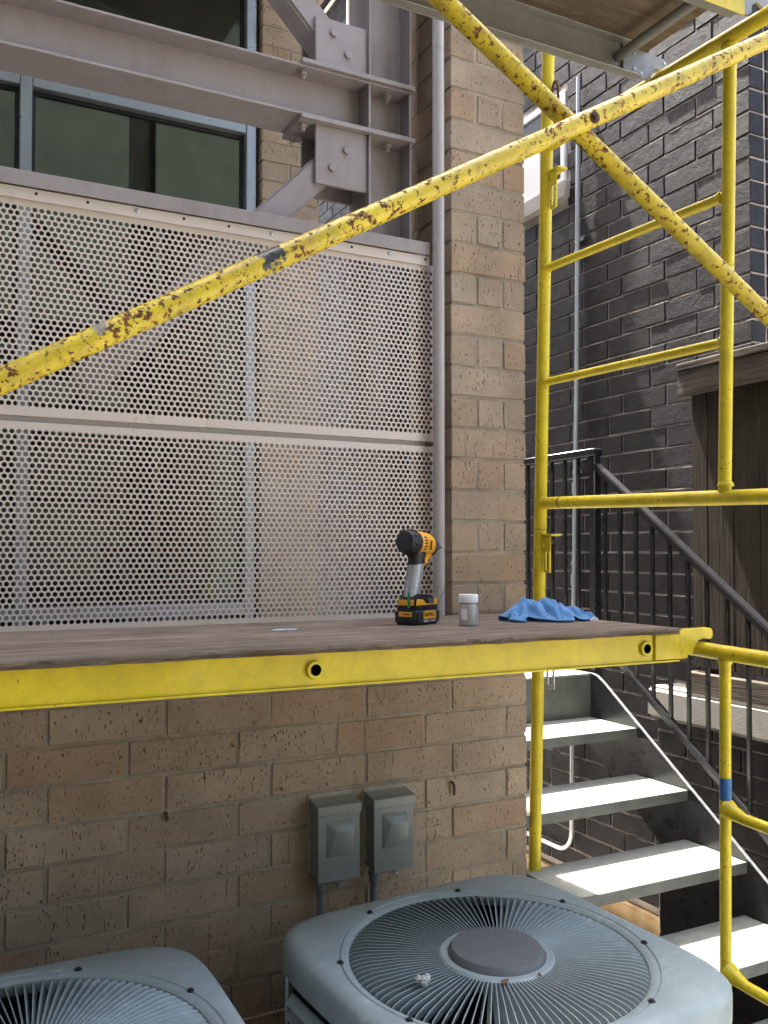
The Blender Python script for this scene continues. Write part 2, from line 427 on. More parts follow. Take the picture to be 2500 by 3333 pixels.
win = thing('window', 'large dark green window wall with pale metal frame behind the steel beam', 'window', (.5, RW + .05, -.4))
YW = RW + .04
def bar(name, x0, x1, z0, z1, y0=YW, y1=YW + .11): return part(name, MB().box(x0, x1, y0, y1, z0, z1), 'winframe', win, .003)
bar('jamb', 1.482, 1.535, -.40, 3.3); bar('mullion', .388, .442, -.40, 3.3, YW + .002)
bar('mullion', -1.2, -1.146, -.40, 3.3, YW + .002)
for i, (z0, z1) in enumerate(((-.32, -.255), (2.175, 2.225), (2.42, 2.47))):
    nm = ('sill', 'head', 'transom')[i]
    for a, b in ((-1.146, .388), (.442, 1.482)): bar(nm, a, b, z0, z1, YW + .004)
for a, b in ((-1.146, .388), (.442, 1.482)):
    for z0, z1 in ((-.255, 2.175), (2.47, 3.3)):
        g = .018
        part('gasket', MB().box(a, a + g, YW + .045, YW + .08, z0, z1).box(b - g, b, YW + .045, YW + .08, z0, z1).box(a + g, b - g, YW + .045, YW + .08, z0, z0 + g).box(a + g, b - g, YW + .045, YW + .08, z1 - g, z1), 'gasket', win, smooth=False)
        part('pane', MB().box(a + .004, b - .004, YW + .055, YW + .063, z0 + .004, z1 - .004), 'glass', win, smooth=False)
structure('porch_shade_slab', MB().box(-9, 1.72, 3.35, RW - .003, 3.32, 3.5), 'concrete')  # added out of view to darken the porch behind the screen holes
structure('room', MB().box(-5, 2.0, 4.9 + 4, 9.0, -.6, 3.3).box(-5, -4.9, 4.6, 8.9, -.6, 3.3).box(1.6, 1.7, RW + .32, 8.9, -.6, 3.3), 'room')
structure('room_floor', MB().box(-5, 2.0, RW + .02, 9.0, -.7, -.6), 'roomdark')
mb = MB().box(-5, 2.0, RW + .26, 9.0, 3.31, 3.4)
structure('room_ceiling', mb, 'roomdark')
# things standing behind the glass, seen through the perforations
cab = thing('cabinet', 'grey-green cabinet behind the glass seen through the lower perforated panel', 'cabinet', (1.35, 5.0, -.6))
part('carcass', MB().box(1.10, 1.58, 4.75, 5.2, -.6, .12), 'teal', cab, .006); part('door', MB().box(1.11, 1.335, 4.735, 4.75, -.58, .10), 'teal', cab, .003)
part('door', MB().box(1.345, 1.57, 4.735, 4.75, -.58, .10), 'teal', cab, .003)
crt = thing('crate', 'dark red plastic crate on top of the grey-green cabinet', 'crate', (1.3, 4.95, .12))
part('tub', MB().box(1.14, 1.42, 4.80, 5.05, .121, .24), 'red', crt, .01); part('lid', MB().box(1.13, 1.43, 4.79, 5.06, .242, .262), 'red', crt, .005)
tbl = thing('work_table', 'low grey work table behind the glass left of the cabinet', 'table', (.75, 5.0, -.6))
part('top', MB().box(.50, 1.05, 4.72, 5.1, -.12, -.08), 'teal', tbl, .004)
for x in (.53, 1.0):
    for y in (4.75, 5.06): part('leg', MB().box(x, x + .03, y, y + .03, -.6, -.12), 'galv', tbl)

# ------------------------------------------------------------------ perforated screen
PY = 2.53
def perforated(mb, x0, x1, z0, z1, px, rowh, r, xref, ztop, rows, th=.0012, n=12):
    V = mb.v; F = mb.f
    ncol0 = math.floor((x0 - xref) / px) + 1; ncol1 = 0
    ring = [(math.cos(2 * math.pi * (j + .5) / n), math.sin(2 * math.pi * (j + .5) / n)) for j in range(n)]
    def quadface(a, b, c, d):
        o = len(V); V.extend([(a, PY, c), (b, PY, c), (b, PY, d), (a, PY, d)]); F.append((o, o + 1, o + 2, o + 3))
    zt = ztop + rowh / 2; zb = ztop - (rows - 1) * rowh - rowh / 2
    quadface(x0, x1, zt, z1); quadface(x0, x1, z0, zb)
    for k in range(rows):
        zc = ztop - k * rowh; off = 0 if k % 2 == 0 else px / 2
        if off == 0: cs = [xref + c * px for c in range(ncol0, 1)]
        else: cs = [xref + off + c * px for c in range(ncol0, 0)]
        a0, b0 = cs[0] - px / 2, cs[-1] + px / 2
        if a0 > x0 + 1e-5: quadface(x0, a0, zc - rowh / 2, zc + rowh / 2)
        if b0 < x1 - 1e-5: quadface(b0, x1, zc - rowh / 2, zc + rowh / 2)
        for xc in cs:
            o = len(V); hw, hh = px / 2, rowh / 2
            # square boundary sampled in the ring's directions
            for cx, sz in ring:
                t = min(hw / abs(cx) if abs(cx) > 1e-9 else 9, hh / abs(sz) if abs(sz) > 1e-9 else 9)
                V.append((xc + cx * t, PY, zc + sz * t))
            for cx, sz in ring: V.append((xc + cx * r, PY, zc + sz * r))
            for cx, sz in ring: V.append((xc + cx * r, PY + th, zc + sz * r))
            co_ = [(xc + hw, zc + hh), (xc - hw, zc + hh), (xc - hw, zc - hh), (xc + hw, zc - hh)]
            oc = len(V)
            for cx, cz in co_: V.append((cx, PY, cz))
            for j in range(n):
                q = (j + 1) % n
                F.append((o + j, o + q, o + n + q, o + n + j)); F.append((o + n + j, o + n + q, o + 2 * n + q, o + 2 * n + j))
            ang = [2 * math.pi * (j + .5) / n for j in range(n)]
            for ci, (cx, cz) in enumerate(co_):
                ca = math.atan2(cz - zc, cx - xc) % (2 * math.pi)
                for j in range(n):
                    q = (j + 1) % n; a1 = ang[j]; a2 = ang[q] if q else ang[q] + 2 * math.pi
                    cc = ca if ca >= a1 else ca + 2 * math.pi
                    if a1 < cc < a2: F.append((o + j, oc + ci, o + q))
def perf_panel(label, z0, z1, ztop, rows, xref):
    t = thing('perforated_panel', label, 'panel', (.4, PY, z0), group='perforated metal screen panels')
    mb = MB(); perforated(mb, -.55, 1.473, z0, z1, .01698, .01472, .0064, xref, ztop, rows)
    me = bpy.data.meshes.new('sheet'); me.from_pydata(mb.v, [], mb.f); me.materials.append(M['panel']); me.update()
    o = obj('sheet', me, t)
    part('top_fold', MB().box(-.55, 1.473, PY + .0006, PY + .022, z1 - .002, z1), 'panel', t)
    part('bottom_fold', MB().box(-.55, 1.473, PY + .0006, PY + .022, z0, z0 + .002), 'panel', t)
    return t
up = perf_panel('upper perforated taupe metal panel under the angle rail', .3575, .930, .9035, 36, 1.465)
lo = perf_panel('lower perforated taupe metal panel just above the wooden plank', -.215, .3415, .3155, 35, 1.465)
rail = thing('angle_rail', 'taupe metal angle rail with screws along the top of the perforated screen', 'rail', (.4, 2.53, .95))
part('angle', MB().box(-.55, 1.452, 2.512, 2.516, .957, .998).box(-.55, 1.452, 2.516, 2.57, .994, .998), 'steel', rail, .001)
part('strip', MB().box(-.55, 1.456, 2.521, 2.525, .925, .956), 'panel', rail, .001)
part('backing_tube', MB().box(-.55, 1.46, 2.56, 2.60, .955, .992), 'steel', rail)
for i in range(12):
    x = 1.44 - i * .131
    if i % 3 == 1:
        o = part('screw', MB().lathe([(.0065, 0), (.006, -.003), (.0035, -.005), (0, -.005)], 10, (x, 2.5205, .944), 'Y'), 'galv', rail)
    else:
        part('screw_hole', MB().lathe([(.0042, 0), (.0042, -.0006), (0, -.0006)], 10, (x, 2.5208, .944), 'Y'), 'gasket', rail)
mid = single('screen_channel', 'dark channel in the gap between the two perforated panels', 'channel', MB().box(-.55, 1.452, 2.545, 2.585, .325, .375), 'pipe', .002)
single('corner_post', 'slim taupe round post between the perforated screen and the brick pier', 'post', MB().tube((1.4735, 2.495, -.211), (1.4735, 2.495, 2.4), .0190, 24), 'pipe')

# ------------------------------------------------------------------ steel frame
SF = 2.60; SB = 2.752; SM = 2.676
fr = thing('steel_frame', 'taupe painted steel beam and column with bolted gusset plates and braces', 'steel frame', (1.357, SM, -.53))
def Wv(x0, x1, z0, z1):
    return MB().box(x0, x0 + .007, SF, SB, z0, z1).box(x1 - .007, x1, SF, SB, z0, z1).box(x0 + .007, x1 - .007, SM - .003, SM + .003, z0, z1)
part('column', Wv(1.276, 1.433, -.53, 1.352), 'steel', fr, .0015, label='lower steel column below the beam')
part('column', Wv(1.276, 1.433, 1.541, 3.2), 'steel', fr, .0015, label='upper steel column above the beam')
part('beam', MB().box(-2.5, 1.432, SF, SB, 1.3665, 1.374).box(-2.5, 1.432, SF, SB, 1.518, 1.5255).box(-2.5, 1.425, SM - .003, SM + .003, 1.374, 1.518), 'steel', fr, .0015)
part('bearing_plate', MB().box(1.040, 1.442, SF - .012, SB + .012, 1.526, 1.541), 'steel', fr, .0015)
part('bearing_plate', MB().box(1.038, 1.442, SF - .012, SB + .012, 1.352, 1.366), 'steel', fr, .0015)
for x in (1.276, 1.425):
    part('stiffener', MB().box(x, x + .007, SF + .002, SM - .003, 1.374, 1.518), 'steel', fr, .001)
for z0, z1 in ((1.541, 1.70), (1.163, 1.352)):
    for y in (SF + .012, SB - .024):
        part('gusset_plate', MB().box(1.095, 1.276, y, y + .012, z0 + .0005, z1 - .0005), 'steel', fr, .0015)
def brace(p, q, lab):
    p = Vector(p); q = Vector(q); d = (q - p).normalized(); nz = Vector((-d.z, 0, d.x)) * .045
    a = SF + .026; b = SB - .026
    pts = [p + nz, q + nz, q - nz, p - nz]
    part('brace', MB().prism([(v.x, v.z) for v in pts], 'Y', a, b), 'steel', fr, .008, seg=2, label=lab)
brace((.40, 0, .465), (1.19, 0, 1.285), 'square tube brace running down to the left')
brace((.40, 0, 2.41), (1.19, 0, 1.61), 'square tube brace running up to the left')
def bolt(c, axis, sgn, r=.0125):
    mb = MB()
    def L(prof, n): 
        mb.lathe([(a, sgn * b) for a, b in prof], n, c, axis)
    o = part('bolt', mb.lathe([(r, 0), (r, sgn * .009), (0, sgn * .009)], 6, c, axis), 'steel', fr, .0012)
    return o
for x, z in ((1.155, 1.655), (1.205, 1.597), (1.20, 1.285), (1.15, 1.22)): bolt((x, SF + .012, z), 'Y', -1)
for zc in (1.518, 1.352):
    for x, y in ((1.058, SF + .03), (1.36, SF + .035), (1.058, SB - .035)):
        part('washer', MB().lathe([(.021, 0), (.021, -.003), (.0, -.003)], 20, (x, y, zc), 'Z'), 'steel', fr)
        part('nut', MB().lathe([(.0145, -.0032), (.0145, -.014), (0, -.014)], 6, (x, y, zc), 'Z'), 'steel', fr, .001)
        part('bolt_end', MB().lathe([(.008, -.0142), (.008, -.024), (.006, -.026), (0, -.026)], 12, (x, y, zc), 'Z'), 'steel', fr)

# ------------------------------------------------------------------ black brick building
XB = 3.2; YC = 2.752
rb = random.Random(8)
blk = thing('brick_building', 'black painted brick building with white mortar lines behind the stairs', 'building', (4, 5, GROUND))
part('mortar', MB().box(XB + .0075, 7, YC + .0075, 12, -1.76, 6.0), 'bmortar', blk, smooth=False)
part('foundation', MB().box(XB - .03, 7, YC - .02, 12, GROUND - .1, -1.765), 'found', blk, .006)
part('shadow_overhang', MB().box(2.86, 3.6, 5.21, 12, 5.0, 5.2), 'bmortar', blk)  # unseen overhang added to cast the diagonal shadow edge on this wall
WY0, WY1, WZ0, WZ1 = 4.0, 4.9, 2.0, 2.60
inst = []; far = MB()
for k in range(-17, 58):
    z0, z1 = k * C + J / 2, (k + 1) * C - J / 2
    ph = (k % 2) * .1025
    y = YC
    ys = [YC]; first = .202 if k % 2 else .307
    yy = YC + first
    while yy < 9.5: ys.append(yy); yy += .307
    for a, b in zip(ys, ys[1:]):
        a2, b2 = a + (J / 2 if a > YC else 0), b - J / 2
        if b2 > WY0 - .02 and a2 < WY1 + .02 and z1 > WZ0 - .02 and z0 < WZ1 + .02:
            if a2 < WY0 - .05: b2 = WY0 - .005
            elif b2 > WY1 + .05: a2 = WY1 + .005
            else: continue
        d = rb.uniform(-.0012, .0018)
        vis = (b < 4.75 and z0 < 3.1 and not (z1 < .72 and b < 2.95))
        if vis: inst.append((XB - d, XB + .09, a2, b2, z0, z1))
        else: far.box(XB - d, XB + .05, a2, b2, z0, z1)
    # face towards the camera
    xs = [XB + .095 + J, XB + .302, XB + .61] if k % 2 else [XB + .095 + J, XB + .2, XB + .507]
    for a, b in zip(xs, xs[1:]):
        if .6 < z1 and z0 < 2.5 and a < XB + .28: inst.append((a, b - J, YC, YC + .09, z0, z1))
        else: far.box(a, b - J, YC, YC + .05, z0, z1)
bed = MB(); rj = random.Random(5)
for k in range(-16, 48):
    zj = k * C - J / 2
    y = YC
    while y < 5.0:
        L = rj.uniform(.02, .09); e = min(y + L, 5.0)
        if rj.random() < .80 and not (e > WY0 - .05 and y < WY1 and WZ0 - .05 < zj < WZ1 + .02):
            pr = rj.uniform(-.0022, .0012); hh = rj.uniform(.0028, .0052)
            bed.prism([(XB + .009, zj), (XB - pr * .0 + .0012 - pr, zj), (XB + .0018 - pr, zj + .0012), (XB + .0082, zj + hh)], 'Y', y, e)
        y = e
part('bed_joint', bed, 'bmortar', blk, 0, False, kind='stuff')
inst.sort(key=lambda t: (t[2] + .15 * abs(t[4])))
for i, t in enumerate(inst):
    if i < 300: brick(blk, *t, 'bbrick', rb, (.0, .001, .001))
    else: far.box(*t)
part('brick_courses', far, 'bbrick', blk, .003, False, kind='stuff')
def bwin(y0, y1, z0, z1):
    o = part('window', MB().box(XB - .012, XB + .006, y0, y0 + .04, z0, z1).box(XB - .012, XB + .006, y1 - .04, y1, z0, z1).box(XB - .012, XB + .006, y0 + .04, y1 - .04, z1 - .04, z1).box(XB - .012, XB + .006, y0 + .04, y1 - .04, z0, z0 + .03), 'white', blk, .003)
    obj('pane', MB().box(XB + .001, XB + .0055, y0 + .041, y1 - .041, z0 + .031, z1 - .041).mesh('pane', M['darkpane']), o)
    obj('sill', MB().box(XB - .035, XB + .1, y0 - .03, y1 + .03, z0 - .10, z0 - .004).mesh('sill', M['concrete'], .006), o)
    obj('blind', MB().box(XB - .006, XB + .0005, y0 + .235, y1 - .05, z0 + .032, z0 + .28).mesh('blind', M['white']), o)
bwin(WY0 + .01, WY1 - .01, WZ0 + .08, WZ1)
bwin(6.9, 7.5, 4.1, 4.9)

# knee wall, ledge and wooden fence on the right
knee = thing('knee_wall', 'low dark brick knee wall with a pale concrete ledge under the fence', 'wall', (3.1, 2.4, GROUND))
part('mortar', MB().box(3.035, 3.16, 1.2, 3.16, GROUND, -.76), 'bmortar', knee, smooth=False)
for k in range(-18, -7):
    z0, z1 = k * C + J / 2, (k + 1) * C - J / 2 - (.0 if k < -8 else .045)
    ys = [1.2] + [1.3 + (.1535 if k % 2 else 0) + .307 * i for i in range(6)] + [3.165]
    ys = [y for y in ys if y <= 3.165]
    for a, b in zip(ys, ys[1:]):
        if b - a > .03: brick(knee, 3.028 + rb.uniform(-.001, .001), 3.1, a, b - J, z0, z1, 'bbrick', rb)
part('ledge', MB().box(2.985, 3.19, 1.2, 3.19, -.757, -.612), 'concrete', knee, .018, seg=3)
fen = thing('wooden_fence', 'dark weathered wooden fence with a thick top rail right of the scaffold', 'fence', (3.06, 2.3, -.61))
y = 2.93; i = 0
while y > 1.3:
    wd = .088 if i == 0 else .138
    part('plank', MB().box(3.02 + rb.uniform(-.003, .003), 3.042, y - wd, y - .004, -.50, .74), 'fence', fen, .002); y -= wd; i += 1
part('top_rail', MB().box(2.975, 3.018, 1.3, 2.965, .69, .798), 'fencer', fen, .004)
part('cap_board', MB().box(2.97, 3.09, 1.3, 2.97, .80, .832), 'fencer', fen, .004)
part('bottom_rail', MB().box(2.995, 3.06, 1.3, 2.945, -.611, -.52), 'fencer', fen, .005)
part('post', MB().box(3.045, 3.13, 2.80, 2.89, -.611, .79), 'fence', fen, .004)

# conduit on the black wall
cd = thing('conduit', 'thin galvanised conduit running down the black brick wall', 'conduit', (3.175, 3.89, 2.2))
pts = [(3.178, 3.872, 2.6), (3.178, 3.90, 1.0), (3.178, 3.93, 0), (3.178, 3.955, -1.0), (3.178, 3.965, -1.52)]
for a in range(1, 7):
    q = a / 6 * math.pi / 2; pts.append((3.178, 3.965 + .12 * (1 - math.cos(q)), -1.52 - .12 * math.sin(q)))
pts.append((3.178, 4.6, -1.64))
part('tube', MB().path(pts, .0125, 14), 'galv', cd)
for z, yy in ((1.62, 3.889), (.35, 3.921), (-.15, 3.935)):
    part('coupling', MB().tube((3.178, yy, z - .03), (3.178, yy, z + .03), .0165, 14), 'galv', cd)
    part('strap', MB().box(3.188, 3.196, yy - .035, yy + .035, z + .08, z + .10), 'galv', cd)

# ------------------------------------------------------------------ stairs and railing
st = thing('metal_staircase', 'open metal staircase with sunlit treads and black railing between the buildings', 'staircase', (2.2, 2.3, GROUND))
XL, XR = 1.84, 2.60
part('landing', MB().box(XL, XR, 3.115, 4.41, -.56, -.531), 'stair', st, .003)
part('landing_plate', MB().box(XL + .004, XR - .004, 3.118, 4.40, -.5309, -.527), 'tread', st)
part('riser', MB().box(XL, XR, 3.112, 3.1145, -.72, -.532), 'stair', st)
for i in range(1, 8):
    f_ = 3.1 - .2735 * i; z = -.527 - .1872 * i
    t_ = part('tread', MB().box(XL, XR, f_, f_ + .004, z - .038, z).box(XL, XR, f_ + .004, f_ + .287, z - .012, z - .004).box(XL, XR, f_ + .283, f_ + .287, z - .03, z - .012), 'stair', st, .0008)
    obj('tread_fill', MB().box(XL + .003, XR - .003, f_ + .0045, f_ + .286, z - .0039, z + .0005).mesh('tread_fill', M['tread']), t_)
sp = [(3.6, -.531), (3.10, -.531), (3.07, -.538), (3.03, -.56)]
yy = 3.03
sp += [(1.25, -.56 - (3.03 - 1.25) * .695), (1.25, GROUND), (2.705, GROUND), (2.707, -1.14), (3.14, -.825), (3.6, -.825)]
part('stringer', MB().prism(sp, 'X', XR + .001, XR + .012), 'blackpaint', st, .001)
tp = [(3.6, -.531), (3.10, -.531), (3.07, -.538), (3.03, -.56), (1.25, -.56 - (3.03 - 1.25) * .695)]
part('stringer_lit_edge', MB().prism(tp + [(a, b + .007) for a, b in reversed(tp)], 'X', XR + .0005, XR + .0135), 'glint', st, .001)  # sunlit line along the black stringer, put into a paler colour
RX = 2.665
def slab(p, q, h, w, nm):
    p = Vector(p); q = Vector(q); d = (q - p).normalized(); n_ = Vector((-d.y, d.x))
    if n_.y < 0: n_ = -n_
    pts = [p, q, q - n_ * h, p - n_ * h]
    return part(nm, MB().prism([tuple(v) for v in pts], 'X', RX - w / 2, RX + w / 2), 'blackpaint', st, .004, seg=2)
slab((3.175, .425), (1.45, -.83), .028, .044, 'handrail')
slab((2.985, -.458), (1.4, -1.585), .026, .034, 'bottom_rail')
part('landing_rail', MB().box(RX - .028, RX + .028, 3.13, 4.4, .428, .46), 'blackpaint', st, .004)
part('landing_bottom_rail', MB().box(RX - .016, RX + .016, 3.17, 4.4, -.45, -.42), 'blackpaint', st, .003)
part('post', MB().box(RX - .019, RX + .019, 3.132, 3.17, -.83, .428), 'blackpaint', st, .003)
yb = 3.085
while yb > 1.5:
    zt = .425 - (3.175 - yb) * .7275 - .04; zb = -.458 - (2.985 - yb) * .711 - .012
    part('baluster', MB().box(RX - .0072, RX + .0072, yb - .0072, yb + .0072, min(zb, zt - .1), zt), 'blackpaint', st, .001); yb -= .0955
yb = 3.265
while yb < 4.3:
    part('baluster', MB().box(RX - .0072, RX + .0072, yb - .0072, yb + .0072, -.42, .43), 'blackpaint', st, .001); yb += .0955

# ------------------------------------------------------------------ scaffold
XS = 1.89
def lean(z): return 2.521 - (z + 0.0) * .0352       # rear post leans a little
def fz(z, y): return z - (2.5 - y) * .03             # frame bars dip towards the camera
fu = thing('scaffolding', 'upper yellow tubular scaffold frame with two rungs beside the pier', 'scaffolding', (XS, 2.5, .08))
part('post', MB().tube((XS, lean(.08), .08), (XS, lean(1.95), 1.95), .0213, 20), 'ypost', fu)
part('post', MB().tube((XS, 1.0, .03), (XS, .96, 1.95), .0213, 20), 'ypost', fu)
part('bottom_bar', MB().tube((XS, lean(.16), fz(.168, 2.5)), (XS, 1.0, fz(.168, 1.0)), .0205, 18), 'ypost', fu)
part('top_bar', MB().tube((XS, lean(1.39), fz(1.385, 2.5)), (XS, 1.0, fz(1.385, 1.0)), .0205, 18), 'ypost', fu)
part('stile', MB().tube((XS, 1.718, .16), (XS, 1.685, 1.35), .0172, 18), 'ypost', fu)
for z in (.58, .968): part('rung', MB().tube((XS, lean(z), fz(z, 2.5)), (XS, 1.70, fz(z, 1.70)), .0135, 16), 'ypost', fu)
part('joint_ring', MB().tube((XS, 2.405, fz(.168, 2.405)), (XS, 2.40, fz(.168, 2.40)), .0212, 18), 'rustm', fu)
def lock(parent, z, flip=True, mat='ypost'):
    y0 = lean(z); 
    part('brace_stud', MB().tube((XS + .01, y0, z), (XS + .01, y0 - .055, z), .007, 12), 'rustm', parent)
    part('brace_lock', MB().box(XS - .012, XS + .030, y0 - .078, y0 - .020, z + .02, z + .027).box(XS - .008, XS - .004, y0 - .066, y0 - .03, z - .03, z + .02).box(XS - .002, XS + .002, y0 - .05, y0 - .028, z - .025, z + .02).box(XS - .004, XS + .004, y0 - .033, y0 - .024, z - .095, z - .02).box(XS - .004, XS + .004, y0 - .056, y0 - .047, z - .095, z - .02).box(XS - .004, XS + .004, y0 - .056, y0 - .024, z - .104, z - .095), mat, parent, .0015)
lock(fu, 1.265)
loop = [(XS, lean(1.6) - .04 - .016 * math.cos(a), 1.545 + .045 * math.sin(a)) for a in [i / 14 * 2 * math.pi for i in range(15)]]
part('pin_loop', MB().path(loop, .005, 8, False), 'rustm', fu)
part('pin', MB().tube((XS, lean(1.5) - .004, 1.49), (XS, lean(1.5) - .055, 1.485), .007, 10), 'rustm', fu)
fl = thing('scaffolding', 'lower yellow tubular scaffold frame standing behind the condenser with a blue tape band', 'scaffolding', (XS, 2.5, GROUND))
part('post', MB().tube((XS, lean(GROUND), GROUND), (XS, lean(.078), .078), .0213, 20), 'ypost', fl)
part('post', MB().tube((XS, 1.04, GROUND), (XS, 1.0, .028), .0213, 20), 'ypost', fl)
part('top_bar', MB().tube((XS, lean(-.255), -.243), (XS, 1.0, -.285), .0205, 18), 'ypost', fl)
part('stile', MB().tube((XS, 1.722, -.27), (XS, 1.735, -1.60), .0148, 18), 'ypost', fl)
for z in (-.675, -1.098):
    part('rung', MB().path([(XS, 1.722, z + .004), (XS, 1.70, z - .002), (XS, 1.665, z - .010), (XS, 1.02, z - .035)], [.027, .020, .0145, .0145], 16), 'ypost', fl)
part('bottom_bar', MB().tube((XS, lean(-1.6), -1.6), (XS, 1.03, -1.62), .0148, 16), 'ypost', fl)
part('tape_band', MB().tube((XS, 1.7245, -.592), (XS, 1.7251, -.648), .0154, 18), 'bluetape', fl)
lock(fl, .035 - .0)
part('hanging_clip', MB().box(XS - .002, XS + .002, 2.478, 2.488, -.445, -.30).box(XS - .002, XS + .002, 2.445, 2.455, -.445, -.30).box(XS - .002, XS + .002, 2.445, 2.488, -.458, -.445), 'galv', fl, .001)
# cross brace pair
xb = thing('cross_brace', 'pair of rusty yellow cross brace tubes pinned together in the foreground', 'cross brace', (.83, 1.015, .61))
part('tube', MB().tube((-.24, 1.0, .611 - 1.072 * .5735), (1.89, 1.0, .611 + 1.058 * .5735), .0134, 24), 'ybrace', xb)
part('tube', MB().tube((-.24, 1.031, .611 + 1.085 * .569), (1.89, 1.031, .611 - 1.045 * .569), .0134, 24), 'ybrace', xb)
part('pivot_bolt', MB().lathe([(.0085, -.0125), (.0085, -.0145), (.0052, -.0148), (.0052, -.018), (.0035, -.019), (0, -.019)], 16, (.838, 1.0, .612), 'Y'), 'rustm', xb)

# lower plank
pl = thing('scaffold_plank', 'lower scaffold plank with grey plywood deck and yellow beam carrying the drill', 'plank', (.6, 2.1, -.21))
PZ = -.200
def tatter(x0, x1, y0, y1, z0, z1, seed, nx=80):
    rr = random.Random(seed); mb = MB(); ed = [rr.uniform(-.007, .005) for _ in range(nx + 1)]
    vs = []
    for i in range(nx + 1):
        x = x0 + (x1 - x0) * i / nx; e = ed[i] + .003 * math.sin(i * .7)
        vs += [(x, y0 + e, z0), (x, y0 + e * 1.3, z1), (x, y1, z1), (x, y1, z0)]
    fs = [(0, 1, 2, 3), tuple(nx * 4 + j for j in (3, 2, 1, 0))]
    for i in range(nx):
        a = i * 4; b = a + 4
        fs += [(a, b, b + 1, a + 1), (a + 1, b + 1, b + 2, a + 2), (a + 2, b + 2, b + 3, a + 3), (a + 3, b + 3, b, a)]
    return mb.add(vs, fs)
part('deck', tatter(-.62, 1.79, 1.776, 2.462, PZ - .006, PZ, 5), 'deck', pl)
part('deck_ply', tatter(-.62, 1.787, 1.781, 2.46, PZ - .0145, PZ - .0063, 6), 'deck_under', pl)
for y, s in ((1.80, -1), (2.44, 1)):
    web = (y, y + .004) if s < 0 else (y - .004, y)
    lip = (y - .009, y + .03) if s < 0 else (y - .03, y + .009)
    part('beam', MB().box(-.62, 1.80, web[0], web[1], -.285, -.2165).box(-.62, 1.80, lip[0], lip[1], -.2165, -.2125).box(-.62, 1.80, lip[0], lip[1], -.2895, -.285), 'ybeam', pl, .001)
    f0 = y - .007 if s < 0 else y
    part('end_casting', MB().box(1.715, 1.83, f0, f0 + .007, -.283, -.217), 'ybeam', pl, .0015)
    part('hook', MB().prism([(1.83, -.272), (1.848, -.272), (1.856, -.25), (1.866, -.238), (1.890, -.232), (1.914, -.236), (1.922, -.228), (1.922, -.214), (1.915, -.205), (1.80, -.205), (1.80, -.272)], 'Y', f0 - .001, f0 + .024), 'ybeam', pl, .002)
for x in (.754, 1.686):
    part('port_ring', MB().lathe([(.0125, -.008), (.0185, -.008), (.020, -.005), (.020, 0), (.0125, 0), (.0125, -.008)], 24, (x, 1.7995, -.251), 'Y'), 'ybeam', pl)
    part('port_tube', MB().lathe([(.0123, -.006), (.0118, .05), (0, .05)], 20, (x, 1.80, -.251), 'Y'), 'acdark', pl)
for x in (-.4, .2, .754, 1.3, 1.686): part('cross_tube', MB().tube((x, 1.86, -.251), (x, 2.436, -.251), .0125, 12), 'alum', pl)

# upper plank, seen from below
pu = thing('scaffold_plank', 'upper scaffold plank overhead seen from below with aluminium side rails', 'plank', (.9, 1.78, 1.36))
part('deck', MB().box(-.62, 1.862, 1.583, 1.97, 1.452, 1.464), 'deck_under', pu, .001)
for y0, y1, f0, f1, mt in ((1.958, 1.963, 1.93, 1.958, 'alum'), (1.588, 1.593, 1.593, 1.62, 'alum')):
    part('side_rail', MB().box(-.62, 1.815, y0, y1, 1.356, 1.4515).box(-.62, 1.815, f0, f1, 1.356, 1.360).box(-.62, 1.815, f0, f1, 1.447, 1.4512), mt, pu, .001)
    yy0 = f0 if y0 > 1.8 else f1 - .006
    part('hook', MB().prism([(1.76, 1.361), (1.852, 1.361), (1.866, 1.372), (1.868, 1.392), (1.885, 1.405), (1.905, 1.396), (1.909, 1.372), (1.928, 1.372), (1.930, 1.425), (1.915, 1.438), (1.76, 1.446)], 'Y', (y0 - .009 if y0 > 1.8 else y1 + .001), (y0 - .001 if y0 > 1.8 else y1 + .009)), 'alum', pu, .001)
    yr = y0 - .0095 if y0 > 1.8 else y1 + .0095
    for x, z in ((1.775, 1.37), (1.80, 1.382), (1.80, 1.425), (1.915, 1.425), (1.825, 1.375)):
        part('rivet', MB().lathe([(.0042, 0), (.0035, -.0025), (0, -.003)], 8, (x, yr, z), 'Y'), 'galv', pu)
part('outer_face', MB().box(-.62, 1.83, 1.584, 1.5875, 1.350, 1.450), 'ybeam', pu, .001)
for x in (.2, 1.0, 1.745): part('cross_tube', MB().tube((x, 1.594, 1.405), (x, 1.957, 1.405), .0145, 20), 'alum', pu)

